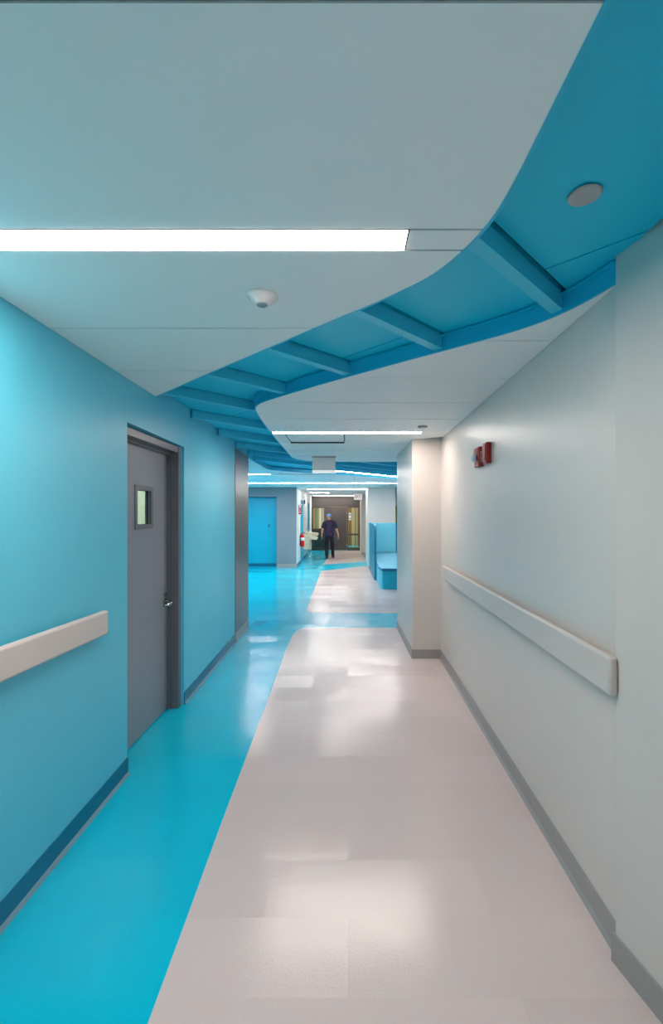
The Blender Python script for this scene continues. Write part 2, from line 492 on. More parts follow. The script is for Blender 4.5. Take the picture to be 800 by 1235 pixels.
bm = bmesh.new(); prism(bm, [(0.715, 5.122), (XR(5.12) - 0.008, 5.122), (XR(5.13) - 0.008, 5.13), (0.723, 5.13), (0.703, 6.54), (0.695, 6.54)], 0, 0.105)
tag(mesh_obj('baseboard_pillar', bm, 'base_grey'), 'grey baseboard around the pillar foot', 'baseboard', kind='structure')
bm = bmesh.new(); box(bm, -2.197, -1.584, 14.018, 14.03, 0, 0.105)
tag(mesh_obj('baseboard_slate', bm, 'base_grey'), 'grey baseboard under the slate lobby wall', 'baseboard', kind='structure')
for a, b_, t in ((14.03, 15.25, 'before the first blue door'), (16.15, 18.3, 'below the drinking fountain'), (19.2, 20.69, 'next to the dark double doors')):
    baseboard('baseboard_far', XF, a, b_, 1, 'base_teal', 'teal baseboard on the white far wall ' + t)
bm = bmesh.new(); box(bm, 0.528, 0.9, 18.518, 18.53, 0, 0.105)
tag(mesh_obj('baseboard_far', bm, 'plastic_grey'), 'pale baseboard on the wall right of the dark doors', 'baseboard', kind='structure')

# ------------------------------------------------------------------ ceilings
near_edge = [(0.425, YB), (0.425, 0.8)] + catmull([(0.425, 1.0), (0.424, 1.15), (0.415, 1.29), (0.388, 1.41), (0.345, 1.525), (0.29, 1.625), (0.225, 1.705), (0.1, 1.836), (-0.073, 1.997), (-0.393, 2.308), (-0.799, 2.70), (-1.268, 3.16), (-1.392, 3.282)], 5)
far_edge = catmull([(0.994, 1.675), (0.958, 1.81), (0.902, 1.943), (0.832, 2.05), (0.724, 2.167), (0.609, 2.272), (0.513, 2.357), (0.237, 2.602), (-0.106, 2.917), (-0.421, 3.22), (-0.598, 3.40), (-0.686, 3.511), (-0.737, 3.64), (-0.758, 3.79), (-0.775, 4.094), (-0.80, 4.774), (-0.815, 5.608), (-0.828, 6.60), (-0.815, 6.80), (-0.77, 6.98), (-0.68, 7.12), (-0.564, 7.20), (-0.204, 7.295), (0.3, 7.317)], 4) + [(4.5, 7.318)]
lob_edge = [(-1.495, 6.60), (-1.52, 8.2)] + catmull([(-1.52, 8.42), (-1.49, 8.6), (-1.41, 8.74), (-0.734, 9.366), (0.2, 10.1), (1.178, 10.891)], 4) + [(4.5, 13.65)]

def strip_poly(y0, y1, left, right):
    """plan polygon of the strip y0..y1 between two functions x(y); ys = sample rows"""
    ys = sorted(set([y0, y1] + [y for _, y in near_edge + far_edge + lob_edge if y0 < y < y1]))
    L = [(left(y), y) for y in ys]; R = [(right(y), y) for y in ys]
    keep = [(l, r) for l, r in zip(L, R) if r[0] - l[0] > 0.002]
    if len(keep) < 2: return None
    L = [k[0] for k in keep]; R = [k[1] for k in keep]
    def thin(P):
        out = [P[0]]
        for i in range(1, len(P) - 1):
            a, b, c = out[-1], P[i], P[i + 1]
            if abs((b[0] - a[0]) * (c[1] - a[1]) - (c[0] - a[0]) * (b[1] - a[1])) > 1e-5: out.append(b)
        return out + [P[-1]]
    return thin(R) + thin(L)[::-1]

def white_panel(parent, y0, y1, left, right, z=CEIL):
    p = strip_poly(y0 + 0.004, y1 - 0.004, left, right)
    if not p: return
    b = bmesh.new(); prism(b, p, z, z + 0.005)
    return mesh_obj('ceiling_panel', b, 'ceil_white', parent)

def edge_trim(parent, pts, w_, z0, z1, mat, label):
    """upright painted strip following a plan curve, w_ to its right-hand side"""
    b = bmesh.new()
    n = len(pts); off = []
    for i in range(n):
        a = Vector(pts[max(i - 1, 0)]); c = Vector(pts[min(i + 1, n - 1)])
        d = (c - a).normalized(); off.append((pts[i][0] + d.y * w_, pts[i][1] - d.x * w_))
    q = [[b.verts.new((p[0], p[1], z)) for p in P] for P, z in ((pts, z0), (off, z0), (off, z1), (pts, z1))]
    for k in range(4):
        for i in range(n - 1):
            b.faces.new((q[k][i], q[k][i + 1], q[(k + 1) % 4][i + 1], q[(k + 1) % 4][i]))
    for i in (0, n - 1):
        b.faces.new([q[k][i] for k in range(4)])
    return part(mesh_obj('edge_trim', b, mat, parent), label)

# --- blue recess above everything
bm = bmesh.new(); box(bm, -4.7, 4.7, YB - 0.15, 24.2, TOP, TOP + 0.06)
ceil_blue = tag(mesh_obj('ceiling', bm, 'recess_gap'), 'recessed blue ceiling band crossed by slanted beams', 'ceiling', kind='structure')
UX = 0.70711
BEAMV = [-1.14, -0.52, 0.10, 0.742, 1.352, 1.99, 2.62, 3.235, 3.865, 4.505, 5.115, 5.68, 6.13]
BW = 0.026
def uv(u, v): return (u * UX - v * UX, u * UX + v * UX)
seams = {0.10: 1.759, 3.235: 2.27, 1.352: 1.9, 4.505: 3.4}
PZ = 2.556
bays = [(-7.0, BEAMV[0] - BW - 0.012)] + [(a - BW, b_ - BW - 0.020) for a, b_ in zip(BEAMV, BEAMV[1:])] + [(BEAMV[-1] - BW, 8.2)]
for (v0, v1) in bays:
    us = [-9, 14]
    for k, s in seams.items():
        if abs(v0 - (k - BW)) < 1e-6: us = [-9, s, 14]
    for u0, u1 in zip(us, us[1:]):
        rect = [uv(u0 + 0.004, v0), uv(u1 - 0.004, v0), uv(u1 - 0.004, v1), uv(u0 + 0.004, v1)]
        # corridor part
        p = clip(rect, 0, 1, 6.585); p = clip(p, 0, -1, -YB) if p else p
        p = clip(p, 1, -0.0141, 0.970) if p else p
        p = clip(p, -1, -0.0189, 1.322) if p else p
        if p and len(p) > 2:
            b = bmesh.new(); prism(b, p, PZ, TOP); mesh_obj('recess_panel', b, 'recess', ceil_blue)
        p = clip(rect, 0, -1, -6.59); p = clip(p, -1, 0, 1.9) if p else p
        p = clip(p, 1, 0, 4.49) if p else p
        if p and len(p) > 2:
            b = bmesh.new(); prism(b, p, PZ, TOP); mesh_obj('recess_panel', b, 'recess', ceil_blue)
# panels right of the splayed wall at the camera end
def in_recess(x, y):
    if y < 6.59:
        if x < XL(y) + 0.001 : return False
        if y < 1.647 and x > interp(sorted([(a, b_) for a, b_ in BACKFLARE], key=lambda q: q[1]), y) - 0.002: return False
        if y >= 1.647 and x > XR(y) - 0.001: return False
        if y < 3.282 and x < interp(near_edge, y) + 0.006: return False
        if y > 1.675 and x > interp(far_edge, y) - 0.006: return False
        return y > YB
    if y < 7.318: return interp(lob_edge, y) + 0.01 < x < interp(far_edge, y) - 0.006
    if x > 4.45: return False
    return x > interp(lob_edge, y) + 0.01
for v in BEAMV:
    ends = []
    u = -6.0; inside = False; u_in = None
    while u < 14:
        i = in_recess(*uv(u, v))
        if i and not inside: u_in = u
        if inside and not i: ends.append((u_in, u))
        inside = i; u += 0.004
    for a, b_ in ends:
        if b_ - a < 0.12: continue
        q = [uv(a, v - BW), uv(b_, v - BW), uv(b_, v + BW), uv(a, v + BW)]
        b = bmesh.new(); prism(b, q, 2.486, PZ - 0.001)
        mesh_obj('beam', b, 'beam', ceil_blue)

# --- near white ceiling
LYS = [1.361, 1.468]
def nL(y): return XL(y) + 0.002
def nR(y): return interp(near_edge, y)
bm = bmesh.new()
p = strip_poly(YB, 3.27, nL, nR); prism(bm, p, CEIL + 0.0052, CEIL + 0.03)
ceil_near = tag(mesh_obj('ceiling', bm, 'joint'), 'white panelled ceiling overhead at the near end, with curved edge', 'ceiling', kind='structure')
def rows_from(seq):
    return list(zip(seq, seq[1:]))
for a, b_ in rows_from([YB, -4.239, -3.629, -3.019, -2.409, -1.80]) + rows_from([-1.693, -1.083, -0.463, 0.147, 0.755, 1.361]) + rows_from([1.468, 2.081, 2.691, 3.279]):
    white_panel(ceil_near, a, b_, nL, nR)
white_panel(ceil_near, 1.361, 1.468, lambda y: 0.186, nR)
white_panel(ceil_near, -1.80, -1.693, lambda y: 0.186, nR)
edge_trim(ceil_near, near_edge, 0.011, CEIL - 0.001, CEIL + 0.07, 'trim_blue', 'thin blue painted edge strip')

# --- far white ceiling
def fL(y): return interp(far_edge, y)
def fR(y):
    if y > 6.545: return 4.49
    if y > 5.13: return 0.723 - 0.0142 * (y - 5.13) - 0.002
    return XR(y) - 0.002
bm = bmesh.new()
p = strip_poly(1.68, 6.54, fL, fR); prism(bm, p, CEIL + 0.0052, CEIL + 0.03)
p = strip_poly(6.546, 7.312, fL, fR); prism(bm, p, CEIL + 0.0052, CEIL + 0.03)
ceil_far = tag(mesh_obj('ceiling', bm, 'joint'), 'white panelled ceiling island farther along, with rounded blue edge', 'ceiling', kind='structure')
for a, b_ in rows_from([1.68, 2.23, 2.838, 3.456, 4.063, 4.673]) + rows_from([5.348, 5.95, 6.5425]) + [(6.5475, 7.312)]:
    white_panel(ceil_far, a, b_, fL, fR)
white_panel(ceil_far, 4.673, 4.78, lambda y: 0.762, fR)
white_panel(ceil_far, 4.78, 5.348, fL, lambda y: -0.676)
white_panel(ceil_far, 4.78, 5.348, lambda y: -0.036, fR)
b = bmesh.new(); prism(b, [(-0.664, 4.79), (-0.048, 4.79), (-0.048, 5.325), (-0.664, 5.325)], CEIL + 0.001, CEIL + 0.005)
part(mesh_obj('access_panel', b, 'ceil_white', ceil_far), 'square access panel with dark gap around it')
b = bmesh.new(); box(b, -0.672, -0.044, 5.330, 5.345, CEIL - 0.014, CEIL + 0.004)  # black strip paints the shadowed gap line beyond the access panel
part(mesh_obj('access_gap_shade', b, 'black', ceil_far), 'dark strip standing in for the shaded gap at the far side of the access panel')
rev = far_edge[::-1]
edge_trim(ceil_far, rev, 0.011, CEIL - 0.001, CEIL + 0.072, 'trim_blue', 'blue painted upright edge of the ceiling island')
edge_trim(ceil_far, rev, 0.026, CEIL + 0.0725, CEIL + 0.078, 'recess', 'thin blue ledge along the top of the island edge')

# --- lobby white ceiling
def lL(y): return -4.49 if y < 14.03 else XF(y) + 0.002
def lR(y): return interp(lob_edge, y)
def lR2(y): return 4.49
bm = bmesh.new()
for a, b_ in ((6.6, 14.02), (14.035, 20.68)):
    prism(bm, strip_poly(a, b_, lL, lR), CEIL + 0.0052, CEIL + 0.03)
ceil_lobby = tag(mesh_obj('ceiling', bm, 'joint'), 'white panelled lobby ceiling beyond the blue recess', 'ceiling', kind='structure')
LOBL = [9.50, 12.17, 15.05, 17.55, 20.2]
lobrows = [6.6]
for y in LOBL: lobrows += [y, y + 0.107]
lobrows += [20.68]
prev = 6.6
for y in LOBL + [None]:
    e = 20.68 if y is None else y
    k = max(1, round((e - prev) / 1.22)); st = (e - prev) / k
    for i in range(k):
        a, b_ = prev + i * st, prev + (i + 1) * st
        for s0, s1 in ((lL, lambda y_: min(lR(y_), -1.60 - 0.0025)), (lambda y_: max(lL(y_), -1.60 + 0.0025), lambda y_: min(lR(y_), 0.16 - 0.0025)), (lambda y_: 0.16 + 0.0025, lR)):
            if a < 14.03 < b_:
                white_panel(ceil_lobby, a, 14.0275, s0, s1); white_panel(ceil_lobby, 14.0325, b_, s0, s1)
            else:
                white_panel(ceil_lobby, a, b_, s0, s1)
    if y is not None: prev = y + 0.107
edge_trim(ceil_lobby, lob_edge, 0.011, CEIL - 0.001, CEIL + 0.07, 'trim_blue', 'blue painted edge strip of the lobby ceiling')

# ------------------------------------------------------------------ linear lights
def linear_light(x0, x1, y0, y1, label, z=CEIL, mat='light'):
    o = empty('linear_light', ((x0 + x1) / 2, (y0 + y1) / 2, z))
    tag(o, label, 'light', 'linear ceiling lights')
    hx, hy = (x1 - x0) / 2 - 0.001, (y1 - y0) / 2 - 0.003
    b = bmesh.new(); box(b, -hx + 0.003, hx - 0.003, -hy + 0.003, hy - 0.003, -0.0012, 0.004); mesh_obj('diffuser', b, mat, o)
    b = bmesh.new()
    ring(b, -hy, hy, -hx, hx, -hy + 0.003, hy - 0.003, -hx + 0.003, hx - 0.003, 0.0, 0.0048)
    for v in b.verts: v.co = Vector((v.co.z, v.co.y, v.co.x))
    mesh_obj('housing', b, 'plastic', o)
    return o
linear_light(XL(1.41) + 0.012, 0.182, 1.361, 1.468, 'broad bright linear ceiling light nearest overhead')
linear_light(XL(-1.75) + 0.012, 0.182, -1.80, -1.693, 'linear ceiling light behind the viewer')
linear_light(-0.784, 0.758, 4.673, 4.78, 'linear ceiling light in front of the square access panel')
linear_light(-4.0, -1.636, LOBL[0], LOBL[0] + .107, mat='light_lobby', label='short linear light at the left of the lobby ceiling')
linear_light(-4.3, 2.3, LOBL[1], LOBL[1] + .107, mat='light_lobby', label='long linear light spanning the whole lobby ceiling')
linear_light(-1.36, 0.70, LOBL[2], LOBL[2] + .107, mat='light_lobby', label='linear light just above the exit sign row, first in far corridor')
linear_light(-1.47, -0.72, LOBL[3], LOBL[3] + .107, mat='light_lobby', label='short middle linear light in the far corridor')
linear_light(-1.52, 0.28, LOBL[4], LOBL[4] + .107, mat='light_lobby', label='farthest linear light right before the dark doors')
# slanted strip in the blue recess
o = empty('linear_light', (*uv(7.3, 6.60), 2.5)); o.rotation_euler = (0, 0, math.radians(45))
tag(o, 'slanted linear light strip inside the far blue recess', 'light', 'linear ceiling lights')
b = bmesh.new(); box(b, -1.35, 2.2, -0.028, 0.028, 0.0, 0.05); mesh_obj('housing', b, 'trim_blue', o)
b = bmesh.new(); box(b, -1.34, 2.19, -0.024, 0.024, -0.006, 0.0); mesh_obj('diffuser', b, 'light_lobby', o)

# ------------------------------------------------------------------ grey corridor door
d = empty('door_1', (-1.512, 2.846, 0))
tag(d, 'grey metal door with small window in the blue wall', 'door', kind='structure')
W = 3.884 - 2.846
bm = bmesh.new()
wy0, wy1, wz0, wz1 = 3.252 - 2.846, 3.489 - 2.846, 1.545, 1.805
ring(bm, 0.045, 0.962, 0.008, 2.134, wy0, wy1, wz0, wz1, -0.045, 0.0)
leaf = mesh_obj('door_leaf', bm, 'door_grey', d)
bm = bmesh.new(); ring(bm, wy0 - 0.03, wy1 + 0.03, wz0 - 0.03, wz1 + 0.03, wy0 + 0.004, wy1 - 0.004, wz0 + 0.004, wz1 - 0.004, -0.01, 0.006)
mesh_obj('window_frame', bm, 'frame_grey', leaf)
bm = bmesh.new(); box(bm, -0.022, -0.017, wy0, wy1, wz0, wz1); mesh_obj('window_pane', bm, 'glass', leaf)
bm = bmesh.new(); ring(bm, wy0 - 0.002, wy1 + 0.002, wz0 - 0.002, wz1 + 0.002, wy0 + 0.007, wy1 - 0.007, wz0 + 0.007, wz1 - 0.007, -0.030, -0.0225)
mesh_obj('glazing_bead', bm, 'black', leaf)
bm = bmesh.new()     # frame: jambs and head, face recessed behind the wall plane
FX = 0.098
box(bm, -0.12, FX - 0.004, 0.0, 0.045, 0.0, 2.19); box(bm, -0.12, FX - 0.006, 0.966, 1.018, 0.0, 2.19); box(bm, -0.12, FX - 0.012, 0.045, 0.966, 2.14, 2.19)
box(bm, 0.002, 0.028, 0.955, 0.966, 0.0, 2.14); box(bm, 0.002, 0.028, 0.045, 0.955, 2.118, 2.14)
mesh_obj('door_frame', bm, 'frame_grey', d)
bm = bmesh.new(); box(bm, -0.12, FX - 0.002, 1.016, W, 0.0, 2.2)
bm2 = bmesh.new(); box(bm2, -0.10, 0.09, W - 0.02, W + 0.0, 0, 2.2); bm.free()
mesh_obj('wall_return', bm2, 'wall_blue', d)
bm = bmesh.new()
tube(bm, [(0.0, 0.90, 0.905), (0.012, 0.90, 0.905)], 0.028, 16)
hd = mesh_obj('door_handle', bm, 'chrome', leaf)
bm = bmesh.new()
tube(bm, [(0.01, 0.90, 0.905), (0.05, 0.90, 0.905), (0.062, 0.89, 0.905), (0.070, 0.85, 0.903), (0.068, 0.78, 0.90), (0.05, 0.762, 0.90)], [0.013, 0.013, 0.015, 0.014, 0.013, 0.012], 10)
mesh_obj('door_handle', bm, 'chrome', leaf, True)
bm = bmesh.new(); tube(bm, [(0.0, 0.90, 0.965), (0.018, 0.90, 0.965)], 0.016, 14)
mesh_obj('lock_cylinder', bm, 'chrome', leaf)
# room seen through the door window
bm = bmesh.new()
box(bm, -4.3, -4.2, 2.0, 6.3, 0, CEIL); box(bm, -4.2, -1.75, 6.2, 6.3, 0, CEIL); box(bm, -4.2, -1.75, 2.0, 2.1, 0, CEIL)
tag(mesh_obj('wall_side_room', bm, 'sage'), 'pale green walls of the room seen through the door window', 'wall', kind='structure')
bm = bmesh.new(); box(bm, -4.3, -1.72, 2.0, 6.3, CEIL, CEIL + 0.05)
tag(mesh_obj('ceiling', bm, 'ceil_white'), 'white ceiling of the room behind the grey door', 'ceiling', kind='structure')
linear_light(-4.0, -1.95, 5.3, 5.38, 'linear light glimpsed through the grey door window', CEIL - 0.010)

# ------------------------------------------------------------------ handrails
def handrail(X, side, y0, y1, za, zb, h, label, th=0.034):
    o = empty('handrail', (X((y0 + y1) / 2), (y0 + y1) / 2, (za + zb) / 2))
    tag(o, label, 'handrail', 'wall handrails')
    c = o.location
    b = bmesh.new()
    def P(y, off, z): return (X(y) + off * side - c[0], y - c[1], z - c[2])
    i0, i1 = 0.030, 0.030 + th
    lo = [P(y0, i0, za), P(y0, i1, za), P(y1, i1, zb), P(y1, i0, zb)]
    hi = [P(y0, i0, za + h), P(y0, i1, za + h), P(y1, i1, zb + h), P(y1, i0, zb + h)]
    hexa(b, lo, hi); bevel(b, 0.012, 3)
    r = mesh_obj('rail', b, 'rail', o)
    for p in r.data.polygons: p.use_smooth = p.area < 0.02
    n = max(2, int((y1 - y0) / 1.0) + 1)
    for k in range(n):
        y = y0 + 0.12 + (y1 - y0 - 0.24) * k / (n - 1); z = za + (zb - za) * (y - y0) / (y1 - y0)
        b = bmesh.new(); hexa(b, [P(y - .03, 0.0, z + .04), P(y - .03, i0 + .005, z + .04), P(y + .03, i0 + .005, z + .04), P(y + .03, 0.0, z + .04)], [P(y - .03, 0.0, z + .1), P(y - .03, i0 + .005, z + .1), P(y + .03, i0 + .005, z + .1), P(y + .03, 0.0, z + .1)])
        mesh_obj('bracket', b, 'plastic_grey', o)
handrail(XL, 1, 0.3, 2.492, 1.03, 0.968, 0.132, 'beige handrail on the blue wall before the grey door')
handrail(XR, -1, 1.63, 4.70, 0.968, 0.955, 0.142, 'beige handrail on the right grey wall')

# ------------------------------------------------------------------ ceiling devices
o = empty('occupancy_sensor', (-0.335, 1.775, CEIL)); tag(o, 'white cone shaped ceiling sensor with grey lens', 'sensor')
bm = bmesh.new(); lathe(bm, [(0.024, -0.034), (0.030, -0.032), (0.050, -0.012), (0.060, -0.004), (0.060, -0.0005)], seg=32); mesh_obj('housing', bm, 'plastic', o, True)
bm = bmesh.new(); lathe(bm, [(0.005, -0.040), (0.015, -0.039), (0.021, -0.0355), (0.022, -0.033)], seg=24); mesh_obj('lens', bm, 'lens_dark', o, True)
o = empty('sprinkler_cover', (0.69, 1.326, PZ)); tag(o, 'flat grey round cover plate on the blue ceiling', 'cover plate')
bm = bmesh.new(); lathe(bm, [(0.040, -0.009), (0.044, -0.008), (0.046, -0.005), (0.046, -0.004)], seg=36); mesh_obj('plate', bm, 'plastic_grey', o)
bm = bmesh.new(); lathe(bm, [(0.039, -0.004), (0.039, -0.0002)], seg=36); mesh_obj('gasket', bm, 'recess_gap', o)
o = empty('smoke_detector', (0.717, 4.377, CEIL)); tag(o, 'small round white ceiling disc near the pillar', 'detector')
bm = bmesh.new(); lathe(bm, [(0.03, -0.018), (0.043, -0.014), (0.047, -0.006), (0.047, -0.0005)], seg=24); mesh_obj('cover', bm, 'plastic_grey', o, True)
bm = bmesh.new(); lathe(bm, [(0.012, -0.0215), (0.022, -0.0185), (0.022, -0.0175)], seg=18); mesh_obj('cap', bm, 'plastic', o, True)
o = empty('ceiling_sign', (-0.353, 6.66, CEIL)); tag(o, 'blank white box sign hanging from the ceiling island', 'sign')
bm = bmesh.new(); box(bm, -0.175, 0.175, -0.03, 0.03, -0.013, -0.0005); mesh_obj('canopy', bm, 'plastic_grey', o)
bm = bmesh.new(); box(bm, -0.168, 0.168, -0.022, 0.022, -0.205, -0.013); bevel(bm, 0.003, 1); mesh_obj('body', bm, 'ceil_white', o)
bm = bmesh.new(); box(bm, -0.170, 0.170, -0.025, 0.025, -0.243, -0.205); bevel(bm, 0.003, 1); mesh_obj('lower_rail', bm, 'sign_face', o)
o = empty('exit_sign', (0.38, 17.4, 2.44)); tag(o, 'white exit sign with red letters under the far ceiling', 'sign')
bm = bmesh.new(); box(bm, -0.16, 0.16, -0.02, 0.02, -0.245, -0.01); bevel(bm, 0.004, 1); mesh_obj('body', bm, 'plastic', o)
bm = bmesh.new(); box(bm, -0.152, 0.152, -0.024, -0.019, -0.237, -0.018); mesh_obj('face', bm, 'sign_face', o)
bm = bmesh.new(); box(bm, -0.06, 0.06, -0.03, 0.03, -0.01, 0.0325); mesh_obj('canopy', bm, 'plastic', o)
text_mesh('lettering', 'EXIT', 0.115, 'ink_red', (0, -0.026, -0.127), (math.radians(90), 0, 0), o).scale = (1.0, 1.55, 1.0)

# ------------------------------------------------------------------ red alarm devices
xa = XR(3.28)
o = empty('alarm_box', (xa, 3.28, 1.99)); tag(o, 'plain red alarm box nearer the viewer on the grey wall', 'alarm', 'red wall alarms')
bm = bmesh.new(); box(bm, -0.040, 0.0, -0.04, 0.04, 0.0, 0.15); bevel(bm, 0.006, 2); mesh_obj('body', bm, 'red', o)
bm = bmesh.new(); box(bm, -0.045, -0.040, -0.032, 0.036, 0.015, 0.135); bevel(bm, 0.002, 1); mesh_obj('cover', bm, 'red', o)
xb = XR(3.49)
o = empty('alarm_strobe', (xb, 3.49, 1.985)); tag(o, 'red fire alarm with clear strobe lens, beside the plain red box', 'alarm', 'red wall alarms')
bm = bmesh.new(); box(bm, -0.042, 0.0, -0.06, 0.06, 0.0, 0.152); bevel(bm, 0.008, 2); mesh_obj('body', bm, 'red', o)
bm = bmesh.new(); box(bm, -0.078, -0.040, -0.028, 0.03, 0.042, 0.098); bevel(bm, 0.016, 3); mesh_obj('strobe_lens', bm, 'lens_clear', o, True)
bm = bmesh.new(); box(bm, -0.047, -0.041, -0.04, 0.045, 0.105, 0.142); mesh_obj('grille', bm, 'red', o)
for k, ch in enumerate('FIRE'):
    text_mesh('lettering', ch, 0.022, 'ink_white', (-0.022, -0.0605, 0.105 - 0.021 * k), (math.radians(90), 0, 0), o, 0.0006)

# ------------------------------------------------------------------ dark far doors
Y0 = 20.7
d = empty('door_4', (-1.66, Y0, 0)); tag(d, 'dark brown double door with glass side panels at the corridor end', 'door', kind='structure')
def dpart(name, x0, x1, z0, z1, mat, dy0=0.0, dy1=0.06, parent=None, bev=0):
    b = bmesh.new(); box(b, x0 + 1.66, x1 + 1.66, dy0, dy1, z0, z1)
    if bev: bevel(b, bev, 1)
    return mesh_obj(name, b, mat, parent or d)
def xzring(name, x0, x1, z0, z1, fr, mat, dy0, dy1, parent=None, fb=None):
    b = bmesh.new(); fb = fb or fr
    ring(b, x0, x1, z0, z1, x0 + fr, x1 - fr, z0 + fb, z1 - fr, dy0, dy1)
    for v in b.verts: v.co = Vector((v.co.y + 1.66, v.co.x, v.co.z))
    return mesh_obj(name, b, mat, parent or d)
dpart('header', -1.66, 0.56, 2.0, 2.45, 'door_dark2', -0.02, 0.1)
xzring('sidelight_frame', -1.66, -1.02, 0.0, 2.0, 0.07, 'door_dark2', -0.02, 0.1, fb=0.12)
dpart('sidelight_rail', -1.59, -1.09, 0.86, 0.93, 'door_dark2', 0.0, 0.08)
dpart('pane', -1.59, -1.09, 0.93, 1.93, 'glass', 0.035, 0.041); dpart('pane', -1.59, -1.09, 0.12, 0.86, 'glass', 0.035, 0.041)
lf = dpart('door_leaf', -1.005, -0.05, 0.01, 1.985, 'door_dark', 0.0, 0.05)
dpart('closer', -0.86, -0.80, 1.88, 1.97, 'door_dark2', -0.05, 0.0, lf); dpart('hinge', -0.075, -0.06, 1.65, 1.75, 'chrome', -0.012, 0.0, lf)
dpart('hinge', -0.075, -0.06, 0.95, 1.05, 'chrome', -0.012, 0.0, lf); dpart('hinge', -0.075, -0.06, 0.2, 0.3, 'chrome', -0.012, 0.0, lf)
xzring('sidelight_frame', -0.04, 0.535, 0.0, 2.0, 0.055, 'door_dark2', -0.02, 0.1, fb=0.14)
dpart('sidelight_rail', 0.015, 0.48, 0.69, 0.77, 'door_dark2', 0.0, 0.08)
dpart('pane', 0.015, 0.48, 0.77, 1.945, 'glass', 0.035, 0.041); dpart('pane', 0.015, 0.48, 0.14, 0.69, 'glass', 0.035, 0.041)
b = bmesh.new(); box(b, 0.0, 0.11, 0, 0.003, 0, 0.33)
nt_ = tag(mesh_obj('notice', b, 'ink_white'), 'white notice taped on the dark door glass', 'notice'); nt_.location = (0.03, Y0 + 0.031, 1.38)
b = bmesh.new(); box(b, 0.012, 0.098, -0.002, 0.0, 0.04, 0.11); mesh_obj('print_block', b, 'cap', nt_)
b = bmesh.new(); box(b, 0.012, 0.098, -0.002, 0.0, 0.2, 0.29); mesh_obj('print_block', b, 'cap', nt_)
# room behind: warm panels
bm = bmesh.new(); box(bm, -3.0, 2.0, 23.9, 24.0, 0, CEIL); box(bm, -3.1, -3.0, 20.8, 24, 0, CEIL); box(bm, 2.0, 2.1, 20.8, 24, 0, CEIL)
rw = tag(mesh_obj('wall_far_room', bm, 'tan'), 'tan walls of the room behind the dark doors', 'wall', kind='structure')
bm = bmesh.new(); box(bm, -3.1, 2.1, 20.8, 24, CEIL, CEIL + 0.04)
tag(mesh_obj('ceiling', bm, 'ceil_white'), 'ceiling of the room behind the dark doors', 'ceiling', kind='structure')
for x, wd, mt in ((-1.75, 0.16, 'olive'), (-1.5, 0.08, 'sage'), (-1.38, 0.10, 'base_grey'), (-1.2, 0.14, 'rust'), (0.03, 0.16, 'wood'), (0.33, 0.1, 'olive'), (0.5, 0.14, 'wood')):
    b = bmesh.new(); box(b, x, x + wd, 23.86, 23.9, 0.0, 2.2)
    mesh_obj('wall_stripe', b, mt, rw)
o = empty('counter', (-1.4, 22.6, 0)); tag(o, 'dark counter with wooden top behind the left glass', 'counter')
b = bmesh.new(); box(b, -0.6, 0.35, -0.2, 0.2, 0, 0.90); mesh_obj('body', b, 'door_dark2', o)
b = bmesh.new(); box(b, -0.63, 0.38, -0.24, 0.24, 0.90, 0.95); mesh_obj('top', b, 'wood', o)
linear_light(-2.0, 1.2, 22.3, 22.5, 'unseen linear light added to brighten the room behind the dark doors', CEIL - 0.010)  # added out of view, broad, to brighten what shows through the glass

# ------------------------------------------------------------------ things on the white far wall
def XFw(y, off): return XF(y) + off
# projecting extinguisher sign
yS = 14.62
o = empty('extinguisher_sign', (XF(yS), yS, 1.62)); tag(o, 'red and white projecting sign above the fire extinguisher', 'sign')
b = bmesh.new(); prism(b, [(0, -0.05), (0.105, -0.004), (0.105, 0.004), (0, 0.05)], 0, 0.34); mesh_obj('body', b, 'ink_white', o)
def on_sign(x0, x1, z0, z1, mat='red_bright', name='print_block'):
    bb = bmesh.new()
    def q(x): return -0.05 + 0.046 * x / 0.105
    lo_ = [(x0, q(x0) - 0.002, z0), (x1, q(x1) - 0.002, z0), (x1, q(x1), z0), (x0, q(x0), z0)]
    hexa(bb, lo_, [(a, c_, z1) for a, c_, _ in lo_]); mesh_obj(name, bb, mat, o)
on_sign(0.008, 0.034, 0.02, 0.29); on_sign(0.072, 0.098, 0.02, 0.29); on_sign(0.034, 0.072, 0.02, 0.065); on_sign(0.044, 0.062, 0.10, 0.24); on_sign(0.04, 0.066, 0.30, 0.33)
# extinguisher
yE = 14.98
o = empty('fire_extinguisher', (XF(yE) + 0.085, yE, 0.575)); tag(o, 'red fire extinguisher hung on the white far wall', 'extinguisher')
b = bmesh.new(); lathe(b, [(0.05, 0.0), (0.068, 0.008), (0.07, 0.02), (0.07, 0.33), (0.062, 0.37), (0.04, 0.40), (0.022, 0.415), (0.022, 0.43)], seg=28); mesh_obj('cylinder', b, 'red_bright', o, True)
b = bmesh.new(); lathe(b, [(0.0712, 0.20), (0.0712, 0.30)], seg=28); mesh_obj('label_band', b, 'ink_white', o, True)
b = bmesh.new(); lathe(b, [(0.024, 0.43), (0.024, 0.455), (0.015, 0.46)], seg=14); mesh_obj('valve', b, 'chrome', o)
b = bmesh.new(); tube(b, [(0, 0.0, 0.455), (0.05, -0.03, 0.475), (0.09, -0.06, 0.485)], 0.009); tube(b, [(0, 0, 0.45), (0.05, -0.03, 0.445), (0.085, -0.055, 0.43)], 0.008); mesh_obj('lever', b, 'black', o)
b = bmesh.new(); tube(b, [(-0.02, -0.01, 0.445), (-0.05, -0.04, 0.43), (-0.06, -0.07, 0.36), (-0.05, -0.085, 0.25), (-0.055, -0.085, 0.12), (-0.058, -0.08, 0.06)], [0.011, 0.011, 0.011, 0.011, 0.016, 0.02]); mesh_obj('hose', b, 'black', o, True)
